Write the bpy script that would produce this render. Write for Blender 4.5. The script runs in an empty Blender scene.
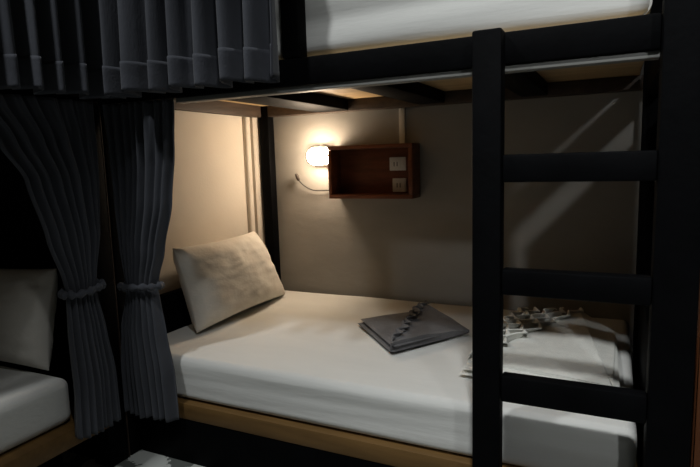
import bpy, bmesh, math, random
from mathutils import Vector, Matrix, noise

random.seed(7)
C = bpy.context.scene.collection
H = 1.12                      # eye height: coordinates below are measured from the eye, floor at -H
PI = math.pi

# ------------------------------------------------------------------ materials
def nt(name):
    m = bpy.data.materials.new(name); m.use_nodes = True
    t = m.node_tree; b = t.nodes['Principled BSDF']
    return m, t, b

def mat(name, col, rough=.7, var=.15, vscale=6., bump=.1, bscale=60., spec=.3, stretch=(1,1,1), sheen=0., metallic=0., col2=None, detail=5., bdist=.01):
    m, t, b = nt(name)
    tc = t.nodes.new('ShaderNodeTexCoord'); mp = t.nodes.new('ShaderNodeMapping')
    mp.inputs['Scale'].default_value = stretch
    t.links.new(tc.outputs['Object'], mp.inputs['Vector'])
    n = t.nodes.new('ShaderNodeTexNoise'); n.inputs['Scale'].default_value = vscale; n.inputs['Detail'].default_value = detail
    t.links.new(mp.outputs['Vector'], n.inputs['Vector'])
    r = t.nodes.new('ShaderNodeValToRGB')
    a = col2 or tuple(c*(1-var) for c in col); c2 = col if col2 else tuple(min(1, c*(1+var)) for c in col)
    r.color_ramp.elements[0].position = .3; r.color_ramp.elements[1].position = .7
    r.color_ramp.elements[0].color = (*a, 1); r.color_ramp.elements[1].color = (*c2, 1)
    t.links.new(n.outputs['Fac'], r.inputs['Fac']); t.links.new(r.outputs['Color'], b.inputs['Base Color'])
    b.inputs['Roughness'].default_value = rough
    b.inputs['Specular IOR Level'].default_value = spec
    b.inputs['Metallic'].default_value = metallic
    if sheen: b.inputs['Sheen Weight'].default_value = sheen
    if bump:
        n2 = t.nodes.new('ShaderNodeTexNoise'); n2.inputs['Scale'].default_value = bscale; n2.inputs['Detail'].default_value = 4
        t.links.new(mp.outputs['Vector'], n2.inputs['Vector'])
        bp = t.nodes.new('ShaderNodeBump'); bp.inputs['Strength'].default_value = bump; bp.inputs['Distance'].default_value = bdist
        t.links.new(n2.outputs['Fac'], bp.inputs['Height']); t.links.new(bp.outputs['Normal'], b.inputs['Normal'])
    return m

def emis(name, col, strength):
    m, t, b = nt(name)
    b.inputs['Base Color'].default_value = (.9, .85, .75, 1)
    b.inputs['Emission Color'].default_value = (*col, 1); b.inputs['Emission Strength'].default_value = strength
    return m

M = {}
M['black'] = mat('black_paint', (.0017, .0018, .0022), .65, .3, 9, .12, 40, .05, (1, 1, 1))
M['wall'] = mat('rough_plaster', (.27, .255, .23), .85, .07, 3, .16, 11, .15, (1, 1, 2.2), bdist=.010)
M['panel'] = mat('painted_panel', (.60, .55, .475), .7, .05, 2.5, .06, 90, .2)
M['column'] = mat('painted_column', (.54, .49, .425), .7, .05, 3, .06, 90, .2)
M['brownwood'] = mat('dark_brown_wood', (.045, .031, .022), .6, .3, 5, .1, 30, .3, (6, 1, 12))
M['orangewood'] = mat('orange_plywood_edge', (.145, .08, .026), .5, .2, 4, .08, 40, .3, (1, 8, 8))
M['ply'] = mat('pale_plywood', (.46, .32, .16), .6, .15, 3, .05, 50, .3, (2, 9, 2))
M['shelfwood'] = mat('reddish_shelf_wood', (.15, .047, .018), .45, .25, 5, .08, 40, .35, (1.5, 6, 9))
M['sidewood'] = mat('reddish_side_wood', (.13, .045, .016), .5, .25, 3, .08, 30, .3, (8, 8, 1))
M['sheet'] = mat('white_bed_sheet', (.66, .66, .63), .9, .03, 3, .10, 14, .1, (1.0, 3, 7), bdist=.01)
M['pillow'] = mat('pillow_cotton', (.68, .65, .59), .9, .04, 4, .35, 16, .1, (1, 1, 1.6), bdist=.014)
M['curtain'] = mat('charcoal_curtain_cloth', (.056, .060, .072), .75, .12, 14, .12, 160, .2, (1, 1, .35), sheen=.15)
M['curtain_hem'] = mat('charcoal_curtain_hem', (.061, .065, .078), .85, .15, 20, .15, 140, .2, sheen=.15)
M['grey_towel'] = mat('grey_terry', (.125, .122, .125), .95, .15, 30, .5, 260, .1, sheen=.2)
M['white_towel'] = mat('white_terry', (.72, .72, .67), .95, .05, 30, .45, 260, .1)
M['white_plastic'] = mat('white_plastic', (.62, .60, .55), .4, .03, 5, 0, 10, .4)
M['dark_slot'] = mat('dark_slot', (.02, .02, .02), .6, .1, 5, 0)
M['rail'] = mat('pale_aluminium_rail', (.22, .22, .205), .5, .06, 10, .03, 60, .4)
M['metal'] = mat('dull_metal', (.10, .09, .08), .4, .05, 20, 0, 10, .4, metallic=.2)
M['cord'] = mat('grey_cord', (.022, .02, .018), .7, .1, 20, 0)
M['plug'] = mat('brown_plug', (.03, .022, .016), .6, .1, 20, 0)
M['glow'] = emis('lit_lamp_glass', (1., .79, .57), 112.)
M['ceiling'] = mat('ceiling_paint', (.30, .30, .29), .9, .03, 3, .05, 40)
M['roomwall'] = mat('room_wall_paint', (.20, .19, .18), .9, .05, 3, .05, 40)

def mottled(name):
    m, t, b = nt(name)
    tc = t.nodes.new('ShaderNodeTexCoord')
    n = t.nodes.new('ShaderNodeTexNoise'); n.inputs['Scale'].default_value = 5.; n.inputs['Detail'].default_value = 6; n.inputs['Roughness'].default_value = .6
    t.links.new(tc.outputs['Object'], n.inputs['Vector'])
    r = t.nodes.new('ShaderNodeValToRGB'); r.color_ramp.interpolation = 'CONSTANT'
    e = r.color_ramp.elements
    e[0].position = 0; e[0].color = (.55, .57, .54, 1)
    e[1].position = .47; e[1].color = (.12, .13, .12, 1)
    k = e.new(.60); k.color = (.50, .52, .49, 1)
    t.links.new(n.outputs['Fac'], r.inputs['Fac']); t.links.new(r.outputs['Color'], b.inputs['Base Color'])
    b.inputs['Roughness'].default_value = .6
    return m
M['mottled'] = mottled('mottled_floor')

# ------------------------------------------------------------------ helpers
def V(p): return Vector((p[0], p[1], p[2]+H))

class MB:
    def __init__(s): s.bm = bmesh.new()
    def box(s, x0, x1, y0, y1, z0, z1, bev=.004, seg=2):
        b = bmesh.new(); bmesh.ops.create_cube(b, size=1)
        for v in b.verts:
            v.co = Vector((x0+(v.co.x+.5)*(x1-x0), y0+(v.co.y+.5)*(y1-y0), z0+(v.co.z+.5)*(z1-z0)+H))
        if bev: bmesh.ops.bevel(b, geom=b.edges[:], offset=min(bev, .45*min(x1-x0, y1-y0, z1-z0)), segments=seg, affect='EDGES', profile=.5)
        s.merge(b); return s
    def merge(s, b):
        me = bpy.data.meshes.new('t'); b.to_mesh(me); b.free(); s.bm.from_mesh(me); bpy.data.meshes.remove(me)
    def tube(s, pts, r, n=10, closed=False):
        pts = [V(p) for p in pts]; N = len(pts); rings = []
        prev = None
        for i, p in enumerate(pts):
            if closed: d = pts[(i+1) % N]-pts[i-1]
            else: d = pts[min(i+1, N-1)]-pts[max(i-1, 0)]
            d.normalize()
            if prev is None:
                a = Vector((0, 0, 1)) if abs(d.z) < .9 else Vector((1, 0, 0))
                u = d.cross(a).normalized()
            else: u = (prev - d*prev.dot(d)).normalized()
            prev = u; w = d.cross(u)
            rr = r[i] if isinstance(r, (list, tuple)) else r
            rings.append([s.bm.verts.new(p+(u*math.cos(2*PI*k/n)+w*math.sin(2*PI*k/n))*rr) for k in range(n)])
        for i in range(N if closed else N-1):
            a, b = rings[i], rings[(i+1) % N]
            for k in range(n): s.bm.faces.new((a[k], a[(k+1) % n], b[(k+1) % n], b[k]))
        if not closed:
            s.bm.faces.new(rings[0][::-1]); s.bm.faces.new(rings[-1])
        return s
    def grid(s, fn, nu, nv, wrap=False):
        g = [[s.bm.verts.new(V(fn(i/(nu-1) if not wrap else i/nu, j/(nv-1)))) for j in range(nv)] for i in range(nu)]
        for i in range(nu if wrap else nu-1):
            for j in range(nv-1):
                a = g[i]; b = g[(i+1) % nu]
                s.bm.faces.new((a[j], b[j], b[j+1], a[j+1]))
        return g
    def rbox(s, x0, x1, y0, y1, z0, z1, r, nx, ny, nz, disp=None):
        """soft rounded block with a dense skin"""
        def lin(a, b, n):
            c = [a+(b-a)*i/n for i in range(n+1)]
            ex = [a+r*k/4 for k in range(5)]+[b-r*k/4 for k in range(5)]
            out = []
            for q in sorted(c+ex):
                if not out or q-out[-1] > 1e-5: out.append(q)
            return out
        X, Y, Z = lin(x0, x1, nx), lin(y0, y1, ny), lin(z0, z1, nz)
        b = bmesh.new()
        def face(A, B, f):
            g = [[b.verts.new(f(p, q)) for q in B] for p in A]
            for i in range(len(A)-1):
                for j in range(len(B)-1): b.faces.new((g[i][j], g[i+1][j], g[i+1][j+1], g[i][j+1]))
        face(X, Y, lambda p, q: (p, q, z0)); face(X, Y, lambda p, q: (p, q, z1))
        face(X, Z, lambda p, q: (p, y0, q)); face(X, Z, lambda p, q: (p, y1, q))
        face(Y, Z, lambda p, q: (x0, p, q)); face(Y, Z, lambda p, q: (x1, p, q))
        bmesh.ops.remove_doubles(b, verts=b.verts[:], dist=1e-6)
        for v in b.verts:
            c = Vector((min(max(v.co.x, x0+r), x1-r), min(max(v.co.y, y0+r), y1-r), min(max(v.co.z, z0+r), z1-r)))
            d = v.co-c
            if d.length > 1e-9: v.co = c+d.normalized()*r
            if disp: v.co = v.co+disp(v.co.copy(), d.normalized() if d.length > 1e-9 else Vector())
            v.co.z += H
        bmesh.ops.recalc_face_normals(b, faces=b.faces[:])
        s.merge(b); return s

def finish(o, smooth=True, angle=40):
    if smooth:
        for p in o.data.polygons: p.use_smooth = True
        if angle:
            o.data.set_sharp_from_angle(angle=math.radians(angle))

def world_loc(o):
    v = Vector(o.location)
    if o.parent: v = v+world_loc(o.parent)
    return v

def obj(name, mb, m, parent=None, origin=None, smooth=True, angle=40, solid=0, subd=0):
    bm = mb.bm if isinstance(mb, MB) else mb
    bmesh.ops.recalc_face_normals(bm, faces=bm.faces[:])
    me = bpy.data.meshes.new(name)
    if parent is not None: base = world_loc(parent); loc = Vector((0, 0, 0))
    else:
        if origin is None:
            xs = [v.co for v in bm.verts]
            base = Vector(((min(c.x for c in xs)+max(c.x for c in xs))/2, (min(c.y for c in xs)+max(c.y for c in xs))/2, min(c.z for c in xs)))
        else: base = V(origin)
        loc = base
    for v in bm.verts: v.co -= base
    bm.to_mesh(me); bm.free()
    o = bpy.data.objects.new(name, me); C.objects.link(o)
    o.location = loc
    if parent is not None: o.parent = parent
    me.materials.append(m)
    finish(o, smooth, angle)
    if solid:
        md = o.modifiers.new('thickness', 'SOLIDIFY'); md.thickness = solid; md.offset = 0
    if subd:
        md = o.modifiers.new('subd', 'SUBSURF'); md.levels = subd; md.render_levels = subd
    return o

def tag(o, label=None, cat=None, group=None, kind=None):
    if label: o['label'] = label
    if cat: o['category'] = cat
    if group: o['group'] = group
    if kind: o['kind'] = kind
    return o

def thing(name, loc, label, cat, group=None):
    o = bpy.data.objects.new(name, None); C.objects.link(o); o.location = V(loc)
    o.empty_display_size = .1
    return tag(o, label, cat, group)

def struct(name, mb, m, **k): return tag(obj(name, mb, m, **k), kind='structure')

def lerp(a, b, t): return a+(b-a)*t
def sstep(a, b, x):
    t = min(1, max(0, (x-a)/(b-a))); return t*t*(3-2*t)
def interp(tab, x):
    """smooth interpolation through (x, v...) rows, x descending or ascending"""
    if tab[0][0] > tab[-1][0]: tab = tab[::-1]
    if x <= tab[0][0]: return tab[0][1:]
    for a, b in zip(tab, tab[1:]):
        if x <= b[0]:
            t = (x-a[0])/(b[0]-a[0]); t = t*t*(3-2*t)*.5+t*.5
            return tuple(lerp(p, q, t) for p, q in zip(a[1:], b[1:]))
    return tab[-1][1:]

# ------------------------------------------------------------------ the room
CE = 2.0
struct('floor', MB().box(-2.8, 2.4, -2.6, 2.75, -1.22, -1.12, 0), M['mottled'])
struct('ceiling', MB().box(-2.8, 2.4, -2.6, 2.75, CE, CE+.1, 0), M['ceiling'])
struct('wall_back', MB().box(-2.8, 2.4, 2.61, 2.75, -1.12, CE, 0), M['wall'])
struct('wall_left', MB().box(-2.9, -2.8, -2.6, 2.75, -1.12, CE, 0), M['roomwall'])
struct('wall_right', MB().box(2.4, 2.5, -2.6, 2.75, -1.12, CE, 0), M['roomwall'])
struct('wall_front', MB().box(-2.8, 2.4, -2.7, -2.6, -1.12, CE, 0), M['roomwall'])
# painted partition behind the head of the bed, with a groove and a column against the back wall
struct('wall_head', MB().box(-1.86, -1.79, 1.53, 2.435, -1.12, CE, .006).box(-1.86, -1.815, 2.43, 2.61, -1.12, CE, 0), M['panel'])
struct('trim_1', MB().box(-1.815, -1.775, 2.505, 2.608, -1.12, CE, .003), M['column'])
struct('trim_2', MB().box(-1.815, -1.787, 2.462, 2.503, -1.12, CE, .010, 3), M['panel'])

# ------------------------------------------------------------------ right bunk bed
bunk = thing('bunk_bed', (-.8, 2.05, -1.12), 'black wooden bunk bed with a ladder and a lamp lit lower berth', 'bunk bed', 'black bunk beds around the room corner')
B = M['black']
obj('corner_post', MB().box(-1.76, -1.67, 1.437, 1.497, -1.12, 1.28), B, bunk)
obj('corner_post', MB().box(-1.762, -1.705, 2.548, 2.606, -1.12, .62), B, bunk)
obj('corner_post', MB().box(.093, .165, 2.535, 2.606, -1.12, .62), B, bunk)
obj('corner_post', MB().box(.084, .176, 1.40, 1.475, -1.12, 1.28, .006), B, bunk)
obj('front_rail', MB().box(-1.665, .0835, 1.442, 1.497, .224, .303, .006), B, bunk)
obj('back_rail', MB().box(-1.704, .092, 2.545, 2.606, .246, .303), M['brownwood'], bunk)
obj('head_rail', MB().box(-1.788, -1.745, 1.50, 2.547, .245, .335), M['brownwood'], bunk)
obj('foot_rail', MB().box(.10, .16, 1.478, 2.532, .224, .31), B, bunk)
for x, w_ in ((-1.40, .185), (-.85, .13), (-.38, .11)):
    obj('cross_beam', MB().box(x, x+w_, 1.50, 2.543, .25, .3025), B, bunk)
obj('upper_deck', MB().box(-1.74, .078, 1.503, 2.60, .3035, .3135, .002), M['ply'], bunk)
obj('guard_board', MB().box(-.905, -.846, 1.443, 1.496, .3045, 1.28, .005), B, bunk)
obj('lower_deck', MB().box(-1.664, .082, 1.482, 2.53, -.945, -.882, .005), M['orangewood'], bunk)
obj('plinth', MB().box(-1.664, .082, 1.485, 1.515, -1.12, -.946, .003), B, bunk)
obj('plinth', MB().box(-1.664, .082, 2.45, 2.48, -1.12, -.946, .003), B, bunk)
obj('headboard', MB().box(-1.783, -1.746, 1.50, 2.545, -1.0, -.556, .006), B, bunk)
obj('footboard', MB().box(.098, .135, 1.478, 2.533, -1.0, -.50, .006), B, bunk)
lad = obj('ladder', MB().box(-.325, -.253, 1.385, 1.438, -1.12, .303, .006), B, bunk)
for z0, z1 in ((-.066, .002), (-.351, -.285), (-.637, -.566), (-.925, -.855)):
    obj('rung', MB().box(-.252, .0835, 1.392, 1.432, z0, z1, .006), B, lad)

# curtain rail under the front beam
rail = MB().box(-1.335, .083, 1.452, 1.492, .208, .2235, .002)
tag(obj('curtain_rail', rail, M['rail']), 'pale curtain rail along the underside of the front beam, ladder end to tied curtain', 'curtain rail')

cab = thing('wooden_cabinet', (.5, 2.05, -1.12), 'reddish wooden cabinet at the right edge, past the foot of the bunk', 'cabinet')
obj('body', MB().box(.192, .80, 1.52, 2.60, -1.06, .145, .004), M['sidewood'], cab)
obj('top_board', MB().box(.188, .81, 1.505, 2.605, .146, .166, .003), M['sidewood'], cab)
obj('base', MB().box(.205, .79, 1.55, 2.60, -1.12, -1.061, .002), M['sidewood'], cab)
for x0, x1 in ((.196, .494), (.498, .797)):
    d = obj('door', MB().box(x0, x1, 1.502, 1.5195, -1.05, .138, .003), M['sidewood'], cab)
    hx = x1-.03 if x0 < .3 else x0+.03
    obj('handle', MB().tube([(hx, 1.502, -.52), (hx, 1.475, -.51), (hx, 1.475, -.39), (hx, 1.502, -.38)], .006, 8), M['metal'], d)

# ------------------------------------------------------------------ mattresses
def wr(seed, amp, sx, sz):
    def d(co, n):
        k = noise.noise(Vector((co.x*sx+seed, co.y*sx, co.z*sz)))+.5*noise.noise(Vector((co.x*sx*2.1, co.y*sx*2.1+seed, co.z*sz*2)))
        f = max(0, -n.y) if abs(n.y) > .5 else .0
        top = max(0, n.z)
        w = noise.noise(Vector((co.x*2.2+seed, co.y*3.1, seed)))
        return Vector((0, -amp*k*(1 if abs(n.y) > .3 else 0), .004*w*top))
    return d
mt = MB().rbox(-1.735, .073, 1.503, 2.583, -.88, -.713, .030, 60, 40, 16, wr(3, .0035, 1.4, 26))
m1 = tag(obj('mattress', mt, M['sheet'], angle=0), 'white sheeted mattress on the lower berth, with folded towels on top', 'mattress')
um = MB().rbox(-1.735, .068, 1.507, 2.583, .315, .53, .035, 60, 40, 16, wr(8, .022, .8, 9))
m2 = tag(obj('mattress', um, M['sheet'], angle=0), 'white sheeted mattress on the upper berth, above the front beam', 'mattress')

# ------------------------------------------------------------------ pillows
def pillow_mesh(w, h, t, seed, n=44, top=1., bot=1., skew=0.):
    """local frame: u along width, v up the height, n out of the face"""
    pts = {}
    mb = MB()
    def P(u, v, side):
        au, av = abs(u), abs(v)
        pinch_u = 1-.055*(1-u*u)*1.0          # edges bow in, corners stay pointed
        pinch_v = 1-.055*(1-v*v)*1.0
        x = u*w/2*pinch_v*lerp(bot, top, (v+1)/2)+skew*v
        y = v*h/2*pinch_u
        e = max(0, (1-au**2.6)*(1-av**2.6))
        th = t/2*e**.42
        q = Vector((u*1.7+seed, v*1.4, side*.8))
        lump = .012*noise.noise(q)+.005*noise.noise(q*2.3)+.003*noise.noise(Vector((u*3.5+v*3+seed, v*9-u*3, side)))
        lump += .010*noise.noise(Vector((u*7+seed, v*2, side)))*av**2+.012*noise.noise(Vector((u*2, v*6+seed, side)))*au**2
        return (x, y, side*(th+.003)+(lump*e**.5 if True else 0))
    for side in (1, -1):
        mb.grid(lambda i, j: P(-1+2*i, -1+2*j, side), n, n)
    for v in mb.bm.verts: v.co.z -= H
    bmesh.ops.remove_doubles(mb.bm, verts=mb.bm.verts[:], dist=1e-5)
    # close the seam
    bnd = [e for e in mb.bm.edges if len(e.link_faces) == 1]
    bmesh.ops.bridge_loops(mb.bm, edges=bnd)
    return mb
def place(mb, ex, ey, ez, loc):
    R = Matrix((ex, ey, ez)).transposed()
    for v in mb.bm.verts: v.co = R @ v.co + V(loc)
    return mb
def lean(wdir, tilt_dir, deg):
    """width direction, horizontal facing direction, lean from vertical"""
    w = Vector(wdir).normalized(); f = Vector(tilt_dir).normalized(); a = math.radians(deg)
    up = (Vector((0, 0, 1))*math.cos(a)-f*math.sin(a)).normalized()
    n = w.cross(up).normalized()
    return w, up, n
p1 = pillow_mesh(.69, .37, .20, 2.1, top=.87, bot=1.04, skew=-.035)
ex, ey, ez = lean((-.03, 1, -.01), (1, 0, 0), 14)
place(p1, ex, ey, ez, (-1.626, 2.062, -.527))
tag(obj('pillow', p1, M['pillow'], angle=0), 'plump cream pillow leaning on the headboard of the lamp lit bed', 'pillow', 'bed pillows')

# ------------------------------------------------------------------ wall shelf, sockets, conduit, lamp, cord
sh = thing('wall_shelf', (-1.09, 2.55, -.19), 'reddish wooden open box shelf on the back wall beside the lamp', 'shelf')
S = M['shelfwood']
obj('back_panel', MB().box(-1.297, -.886, 2.595, 2.608, -.171, .053, .001), S, sh)
obj('top_panel', MB().box(-1.316, -.866, 2.49, 2.608, .0535, .072, .002), S, sh)
obj('bottom_panel', MB().box(-1.316, -.866, 2.49, 2.608, -.192, -.1715, .002), S, sh)
obj('side_panel', MB().box(-1.316, -1.2975, 2.49, 2.608, -.171, .053, .002), S, sh)
obj('side_panel', MB().box(-.8855, -.866, 2.49, 2.608, -.171, .053, .002), S, sh)

def socket(x0, x1, z0, z1, label, switch):
    mid = (z0+z1)/2
    o = thing('power_socket', ((x0+x1)/2, 2.59, z0), label, 'socket', 'white power sockets in the shelf')
    obj('face_plate', MB().box(x0, x1, 2.583, 2.5945, z0, z1, .003), M['white_plastic'], o)
    ins = obj('outlet', MB().box(x0+.012, x1-.026, 2.5805, 2.583, z0+.012, z1-.012, .001), M['white_plastic'], o)
    sl = MB()
    for dx in (.012, .028): sl.box(x0+.012+dx, x0+.016+dx, 2.5795, 2.5805, mid-.012, mid+.010, 0)
    obj('slots', sl, M['dark_slot'], ins, smooth=False)
    obj('switch' if switch else 'indicator', MB().box(x1-.022, x1-.008, 2.5795, 2.583, mid-.014, mid+.014, .001), M['white_plastic'], o)
socket(-1.018, -.932, -.058, .008, 'upper white power socket inside the box shelf', True)
socket(-1.004, -.932, -.164, -.096, 'lower white power socket inside the box shelf', False)

tag(obj('cable_conduit', MB().box(-.968, -.938, 2.594, 2.609, .073, .245, .003), M['white_plastic']), 'white cable conduit running up the back wall from the box shelf', 'conduit')

lamp = thing('wall_lamp', (-1.425, 2.6, -.03), 'lit oval wall lamp with a wire guard beside the wooden box shelf', 'lamp')
LX, LZ, LW, LHh = -1.406, .026, .078, .048
def stadium(a, rx, rz):          # oval outline
    c, s_ = math.cos(a), math.sin(a)
    p = 2.6
    return (math.copysign(abs(c)**(2/p), c)*rx, math.copysign(abs(s_)**(2/p), s_)*rz)
bp = MB()
def basefn(i, j):
    q = stadium(2*PI*i, LW*(1, 1, .97, .001)[round(j*3)], LHh*(1, 1, .97, .001)[round(j*3)])
    return (LX+q[0], (2.609, 2.594, 2.590, 2.590)[round(j*3)], LZ+q[1])
bp.grid(basefn, 48, 4, wrap=True)
obj('base', bp, M['metal'], lamp)
gl = MB()
def glassfn(i, j):
    t = j*PI/2
    q = stadium(2*PI*i, LW*.90*max(.002, math.cos(t)**.6), LHh*.88*max(.002, math.cos(t)**.6))
    return (LX+q[0], 2.588-.088*math.sin(t), LZ+q[1])
gl.grid(glassfn, 48, 14, wrap=True)
obj('glass', gl, M['glow'], lamp)
cg = MB()
cg.tube([(LX+stadium(2*PI*i/48, LW*1.0, LHh*1.0)[0], 2.582, LZ+stadium(2*PI*i/48, LW*1.0, LHh*1.0)[1]) for i in range(48)], .0045, 8, True)
obj('guard_ring', cg, M['metal'], lamp)
cg = MB()
for dz in (0,):
    cg.tube([(LX+LW*1.0*math.cos(a), 2.582-.090*math.sin(a), LZ+dz) for a in [PI*k/20 for k in range(21)]], .003, 8)
for dx in (-.035, .035):
    cg.tube([(LX+dx, 2.582-.090*math.sin(a), LZ+LHh*1.0*math.cos(a)) for a in [PI*k/20 for k in range(21)]], .003, 8)
obj('wire_guard', cg, M['metal'], lamp)

cd = thing('hanging_cord', (-1.5, 2.6, -.16), 'thin grey cord with an upturned plug beside the box shelf below the lamp', 'cord')
pts = [(-1.317, 2.600, -.153), (-1.37, 2.600, -.155), (-1.43, 2.598, -.157), (-1.475, 2.597, -.153), (-1.515, 2.594, -.134), (-1.54, 2.590, -.112), (-1.55, 2.588, -.098)]
def smooth_pts(p, n=6):
    out = []
    for i in range(len(p)-1):
        a, b, c, d = (Vector(p[max(0, min(len(p)-1, i+k))]) for k in (-1, 0, 1, 2))
        for k in range(n):
            t = k/n
            out.append(.5*((2*b)+(c-a)*t+(2*a-5*b+4*c-d)*t*t+(3*b-a-3*c+d)*t**3))
    out.append(Vector(p[-1])); return out
obj('cable', MB().tube(smooth_pts(pts), .003, 8), M['cord'], cd)
obj('plug', MB().tube([(-1.548, 2.588, -.103), (-1.551, 2.587, -.098), (-1.556, 2.586, -.084), (-1.562, 2.585, -.066), (-1.563, 2.585, -.063)], [.004, .008, .010, .009, .004], 10), M['plug'], cd)

# ------------------------------------------------------------------ towels
def slab(mb, q, z0, t, n=26, seed=0, wob=.003):
    """soft folded layer: quad q (4 xy corners), from z0 up to z0+t"""
    def P(i, j, side):
        u, v = -1+2*i, -1+2*j
        s, r = i, j
        x = (1-s)*(1-r)*q[0][0]+s*(1-r)*q[1][0]+s*r*q[2][0]+(1-s)*r*q[3][0]
        y = (1-s)*(1-r)*q[0][1]+s*(1-r)*q[1][1]+s*r*q[2][1]+(1-s)*r*q[3][1]
        e = max(0, (1-abs(u)**9)*(1-abs(v)**9))**.45
        w = wob*noise.noise(Vector((x*9+seed, y*9, side)))*e
        return (x, y, z0+t/2+side*t/2*e+w)
    b = MB()
    for sd in (1, -1): b.grid(lambda i, j: P(i, j, sd), n, n)
    bmesh.ops.remove_doubles(b.bm, verts=b.bm.verts[:], dist=1e-5)
    mb.merge(b.bm); return mb

def flap(mb, A, Bp, Cc, zf, z0, n=26):
    """smooth triangular flap A-B-C, height zf(a,b,c) from barycentrics, skirt down to z0"""
    b = bmesh.new(); g = {}
    for i in range(n+1):
        for j in range(n+1-i):
            a, c = i/n, j/n; d = 1-a-c
            x = A[0]*a+Cc[0]*c+Bp[0]*d; y = A[1]*a+Cc[1]*c+Bp[1]*d
            g[i, j] = b.verts.new(V((x, y, zf(a, d, c))))
    for i in range(n):
        for j in range(n-i):
            b.faces.new((g[i, j], g[i+1, j], g[i, j+1]))
            if i+j < n-1: b.faces.new((g[i+1, j], g[i+1, j+1], g[i, j+1]))
    bnd = [e for e in b.edges if len(e.link_faces) == 1]
    r = bmesh.ops.extrude_edge_only(b, edges=bnd)
    for v in [v for v in r['geom'] if isinstance(v, bmesh.types.BMVert)]: v.co.z = z0+H
    mb.merge(b); return mb

def ruffle(mb, P0, P1, z0, h0, h1, waves, amp, leanv, n=140, rows=7, seed=0):
    """gathered frill standing along P0-P1"""
    P0, P1 = Vector(P0), Vector(P1); d = (P1-P0); L = d.length; d = d/L; nn = Vector((-d.y, d.x))
    def f(i, j):
        ph = 2*PI*waves*(i+.05*noise.noise(Vector((i*6+seed, seed, 0))))
        hh = lerp(h0, h1, i)*(1+.35*noise.noise(Vector((i*9, seed, 2))))
        k = .25+.75*j
        off = amp*k*math.sin(ph)*(1+.5*noise.noise(Vector((i*7, 3+seed, 1))))+leanv*j
        al = amp*.25*k*math.sin(2*ph+.6)
        p = P0+d*(i*L+al)+nn*off
        return (p.x, p.y, z0+hh*math.sin(j*PI*.62)/math.sin(PI*.62 if True else 1)*1.0)
    b = MB(); b.grid(f, n, rows); mb.merge(b.bm); return mb

TZ = -.709
gt = thing('folded_towel', (-.75, 2.1, TZ), 'grey folded towel with a frilled diagonal, on the bed left of the white towel', 'towel', 'folded bath towels')
GL, GF, GR, GB = (-.985, 2.085), (-.715, 1.795), (-.510, 2.115), (-.745, 2.345)
obj('folded_layer', slab(MB(), (GL, GF, GR, GB), TZ, .019, seed=1), M['grey_towel'], gt, angle=60)
q2 = [(GL[0]+.012, GL[1]+.006), (GF[0]+.004, GF[1]+.008), (GR[0]-.004, GR[1]), (GB[0], GB[1]-.005)]
obj('folded_layer', slab(MB(), q2, TZ+.0195, .016, seed=5), M['grey_towel'], gt, angle=60)
fl = flap(MB(), (GF[0]-.008, GF[1]+.012), (GR[0]+.004, GR[1]+.002), (GB[0]-.01, GB[1]-.03),
          lambda a, b, c: TZ+.036+.004+.022*c*(1-b)**1.5*(1-.2*a)+.008*math.sin(PI*min(1, b*1.0))*(1-b)-.018*b**3+.003*noise.noise(Vector((a*4, b*4, 1))), TZ+.012)
obj('top_flap', fl, M['grey_towel'], gt, angle=60)
rf = MB()
ruffle(rf, (GF[0]-.012, GF[1]+.035), (GB[0]-.02, GB[1]-.03), TZ+.033, .022, .038, 7, .019, -.014, seed=2)
ruffle(rf, (GF[0]-.02, GF[1]+.075), (GB[0]-.045, GB[1]-.05), TZ+.033, .016, .030, 6, .019, -.018, seed=9)
obj('frill', rf, M['grey_towel'], gt, solid=.004, angle=0)

wt = thing('folded_towel', (-.2, 2.05, TZ), 'white folded towel with rows of frills, on the bed behind the ladder', 'towel', 'folded bath towels')
WA, WB, WC, WD = (-.44, 1.69), (.034, 1.68), (.026, 2.25), (-.40, 2.37)
obj('folded_layer', slab(MB(), (WA, WB, WC, WD), TZ, .016, seed=3), M['white_towel'], wt, angle=60)
obj('folded_layer', slab(MB(), ((-.432, 1.698), (.032, 1.69), (.02, 2.25), (-.395, 2.36)), TZ+.0165, .014, seed=6), M['white_towel'], wt, angle=60)
RA, RB = (-.425, 1.755), (-.118, 2.42)
fl = flap(MB(), RA, (.010, 1.70), RB, lambda a, b, c: TZ+.034+.030*c**1.3+.006*math.sin(PI*b), TZ+.02)
flap(fl, (.012, 1.701), (.018, 2.26), (RB[0]+.002, RB[1]), lambda a, b, c: TZ+.034+.030*c**1.3*(1-.2*b)-.002*b, TZ+.02)
obj('top_flap', fl, M['white_towel'], wt, angle=60)
rf = MB()
for k in range(5):
    o_ = .060*k
    ruffle(rf, (RA[0]-.006-o_*.05, RA[1]+.02+o_*1.3), (RB[0]-.010-o_*.92, RB[1]-.01-o_*.12), TZ+.028, .026, .044-.003*k, 7-.6*k, .021, -.022, seed=20+3*k)
obj('frill', rf, M['white_towel'], wt, solid=.004, angle=0)

# ------------------------------------------------------------------ curtains
def fold(ph, sharp=.6):
    s = math.sin(ph); return math.copysign(abs(s)**sharp, s)

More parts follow.
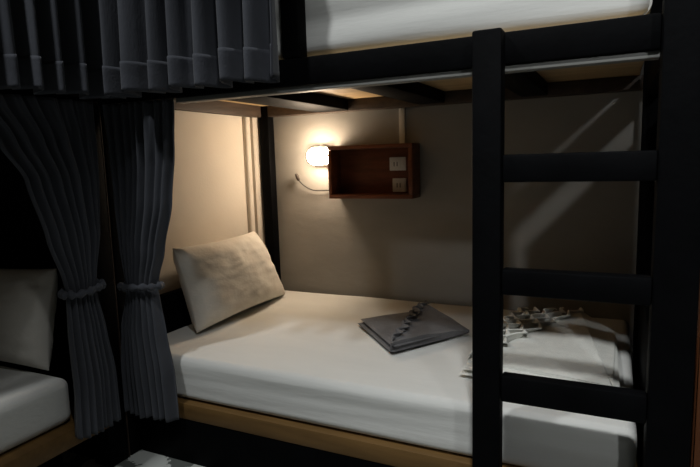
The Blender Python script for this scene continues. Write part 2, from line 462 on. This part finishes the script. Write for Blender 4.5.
def curtain_sheet(ax, plane, tab, nf, seed, nu=150, nv=70, bulge=None, head=0., z_top=None, z_bot=None, sharp=.7, sign=-1):
    """ax 'x' or 'y': direction the curtain runs; tab rows: (z, a0, a1, amp)"""
    zs = [r[0] for r in tab]; zt = max(zs) if z_top is None else z_top; zb = min(zs) if z_bot is None else z_bot
    def f(i, j):
        z = lerp(zt, zb, j)
        a0, a1, amp = interp(tab, z)
        ph = 2*PI*nf*(i+.045*noise.noise(Vector((i*5+seed, seed*1.3, .35*z)))+.012*noise.noise(Vector((i*3, z*2, seed))))
        am = amp*(1+.8*noise.noise(Vector((i*nf*.6, seed+4, z*.6))))
        off = am*fold(ph, sharp)
        if head: off += head*sstep(zt-.17, zt-.05, z)*math.sin(ph*3.1)
        if bulge:
            bl, = interp(bulge, z); off += bl*math.sqrt(max(0, 1-(2*i-1)**2))
        al = lerp(a0, a1, i)
        return (al, plane+sign*off, z+.004*math.sin(ph*.5+seed)*j) if ax == 'x' else (plane-sign*off, al, z+.004*math.sin(ph*.5+seed)*j)
    return f, nu, nv

def mk_curtain(name, spec, m, label, group, hem=True):
    f, nu, nv = spec
    b = MB(); b.grid(f, nu, nv)
    o = obj(name, b, m, angle=0, solid=.003)
    tag(o, label, 'curtain', group)
    return o

def hem_strip(o, spec, frac0, push, ax):
    f, nu, nv = spec
    def g(i, j):
        p = f(i, lerp(frac0, .998, j))
        return (p[0], p[1]-push, p[2]) if ax == 'x' else (p[0]+push, p[1], p[2])
    b = MB(); b.grid(g, nu, 10)
    obj('hem', b, M['curtain_hem'], o, angle=0, solid=.0025)

# upper curtains, hanging outside the beams
sp = curtain_sheet('x', 1.350, [(1.2, -1.50, -.868, .036), (.5, -1.50, -.868, .038), (.232, -1.50, -.868, .042)], 7, 3.3, 260, 50, sharp=.62)
uc = mk_curtain('curtain', sp, M['curtain'], 'charcoal pleated upper curtain hanging across the front beam above the lamp lit bed', 'charcoal bunk curtains')
hem_strip(uc, sp, .905, .0045, 'x')
sp = curtain_sheet('y', -1.540, [(1.2, .55, 1.40, .032), (.5, .55, 1.40, .034), (.228, .55, 1.40, .036)], 10, 8.1, 260, 50, sharp=.62)
ul = mk_curtain('curtain', sp, M['curtain'], 'charcoal pleated upper curtain in the top left corner, above the dark left bed', 'charcoal bunk curtains')
hem_strip(ul, sp, .905, .0045, 'y')

# lower curtain tied back at the head of the lit bed
sp = curtain_sheet('x', 1.446, [(.2225, -1.667, -1.343, .014), (.06, -1.654, -1.356, .016), (-.12, -1.644, -1.383, .016), (-.30, -1.630, -1.433, .014), (-.40, -1.620, -1.468, .008), (-.43, -1.616, -1.476, .006), (-.46, -1.618, -1.472, .008), (-.60, -1.652, -1.453, .018), (-.75, -1.667, -1.430, .022), (-.93, -1.674, -1.426, .018)],
                   8, 5.7, 170, 90, bulge=[(.205, .0), (0, .005), (-.3, .028), (-.43, .034), (-.6, .03), (-.93, .02)], head=.004, sharp=.75)
lc = mk_curtain('curtain', sp, M['curtain'], 'charcoal lower curtain tied back beside the cream pillow of the lit bed', 'charcoal bunk curtains')
# lower curtain of the left bed
sp = curtain_sheet('y', -1.612, [(.2225, .90, 1.352, .014), (.09, 1.00, 1.352, .016), (-.03, 1.075, 1.350, .016), (-.22, 1.125, 1.335, .014), (-.37, 1.172, 1.298, .008), (-.40, 1.178, 1.290, .006), (-.43, 1.176, 1.294, .008), (-.55, 1.168, 1.315, .016), (-.72, 1.168, 1.340, .022), (-.90, 1.160, 1.345, .026)],
                   8, 1.9, 170, 90, bulge=[(.20, .0), (0, .005), (-.3, .026), (-.40, .03), (-.6, .03), (-.92, .02)], head=.005, sharp=.75)
llc = mk_curtain('curtain', sp, M['curtain'], 'charcoal lower curtain tied back beside the dark left bed', 'charcoal bunk curtains')

def tie_back(parent, ctr, ra, rb, ax, seed):
    b = MB(); n = 90; m = 10; rings = []
    for i in range(n):
        a = 2*PI*i/n
        c = (ctr[0]+ra*math.cos(a), ctr[1]+rb*math.sin(a), ctr[2]+.006*math.cos(a+.4)+.005*noise.noise(Vector((a*2, seed, 0))))
        if ax == 'y': c = (ctr[0]+rb*math.sin(a), ctr[1]+ra*math.cos(a), c[2])
        rr = .0115*(1+.32*math.sin(a*13+seed)+.3*noise.noise(Vector((a*4, seed, 5))))
        out = Vector((math.cos(a)*rb, math.sin(a)*ra, 0)).normalized() if ax == 'x' else Vector((math.sin(a)*ra, math.cos(a)*rb, 0)).normalized()
        rings.append([b.bm.verts.new(V(c)+out*rr*.8*math.cos(2*PI*k/m)+Vector((0, 0, rr*math.sin(2*PI*k/m)))) for k in range(m)])
    for i in range(n):
        p, q = rings[i], rings[(i+1) % n]
        for k in range(m): b.bm.faces.new((p[k], p[(k+1) % m], q[(k+1) % m], q[k]))
    obj('tie_back', b, M['curtain_hem'], parent, angle=0)
tie_back(lc, (-1.546, 1.434, -.430), .092, .044, 'x', 2)
tie_back(llc, (-1.597, 1.234, -.400), .072, .042, 'y', 6)

# ------------------------------------------------------------------ left bunk bed
lb = thing('bunk_bed', (-2.1, .3, -1.12), 'dark bunk bed at the left edge, square to the lamp lit bed', 'bunk bed', 'black bunk beds around the room corner')
obj('corner_post', MB().box(-1.76, -1.67, 1.34, 1.425, -1.12, 1.28), B, lb)
obj('end_panel', MB().box(-2.72, -1.765, 1.36, 1.38, -1.12, .33, .003), B, lb)
obj('front_rail', MB().box(-1.70, -1.648, -.75, 1.338, .224, .303, .006), B, lb)
obj('upper_deck', MB().box(-2.7, -1.702, -.75, 1.265, .3, .324, .002), M['ply'], lb)
obj('lower_deck', MB().box(-2.7, -1.642, -.75, 1.338, -.945, -.882, .005), M['orangewood'], lb)
obj('plinth', MB().box(-1.86, -1.83, -.75, 1.262, -1.12, -.946, .003), B, lb)
obj('plinth', MB().box(-2.6, -2.57, -.75, 1.262, -1.12, -.946, .003), B, lb)
obj('corner_post', MB().box(-1.72, -1.648, -.83, -.755, -1.12, 1.28), B, lb)
mt = MB().rbox(-2.68, -1.685, -.72, 1.225, -.88, -.716, .035, 40, 60, 12, lambda co, n: Vector((.003*noise.noise(co*4)*(abs(n.x) > .3), 0, .004*noise.noise(co*3)*max(0, n.z))))
tag(obj('mattress', mt, M['sheet'], angle=0), 'white sheeted mattress on the dark left bed', 'mattress')
p2 = pillow_mesh(.70, .36, .17, 6.4, top=.92, bot=1.04)
ex, ey, ez = lean((1, .03, .02), (0, -1, 0), 16)
place(p2, ex, ey, ez, (-2.145, 1.248, -.538))
tag(obj('pillow', p2, M['pillow'], angle=0), 'shadowed pillow at the left edge standing on the dark left bed', 'pillow', 'bed pillows')
struct('trim_4', MB().box(-1.69, -1.672, 1.429, 1.4325, -1.12, .22, 0), M['brownwood'])

# ------------------------------------------------------------------ lights
def area(name, loc, target, size, power, col):
    l = bpy.data.lights.new(name, 'AREA'); l.shape = 'DISK'; l.size = size; l.energy = power; l.color = col
    o = bpy.data.objects.new(name, l); C.objects.link(o); o.location = V(loc)
    d = (V(target)-V(loc)).normalized(); o.rotation_euler = d.to_track_quat('-Z', 'Y').to_euler()
    return o
COOL = (.96, .99, 1.)
area('ceiling_lamp_light', (-1.45, .20, 1.94), (-1.35, .6, -.6), .14, 24, COOL)
k = area('ceiling_lamp_light', (0.02, .20, 1.94), (0.1, 1.1, -.6), .14, 8.5, COOL)
k.data.spread = math.radians(80)
k = area('ceiling_lamp_light', (1.86, -1.76, 1.94), (.45, 2.0, -.3), .16, 2.0, COOL)
k.data.spread = math.radians(38)

w = bpy.data.worlds.new('World'); bpy.context.scene.world = w; w.use_nodes = True
w.node_tree.nodes['Background'].inputs[0].default_value = (.6, .7, .8, 1)
w.node_tree.nodes['Background'].inputs[1].default_value = .004

# ------------------------------------------------------------------ camera
cam = bpy.data.cameras.new('camera'); co = bpy.data.objects.new('camera', cam); C.objects.link(co)
R = ((0.90172306, 0.03018812, -0.43125885), (0.4312718, -0.13204533, 0.89250696), (-0.03000261, -0.99078389, -0.1320876))
m3 = Matrix(((R[0][0], -R[0][1], -R[0][2]), (R[1][0], -R[1][1], -R[1][2]), (R[2][0], -R[2][1], -R[2][2])))
co.matrix_world = Matrix.Translation((0, 0, H)) @ m3.to_4x4()
cam.sensor_width = 36; cam.lens = 550/700*36; cam.clip_start = .05
sc = bpy.context.scene
sc.camera = co
sc.view_settings.view_transform = 'Standard'; sc.view_settings.look = 'None'
sc.view_settings.gamma = 1; sc.view_settings.use_curve_mapping = False
sc.view_settings.exposure = 0
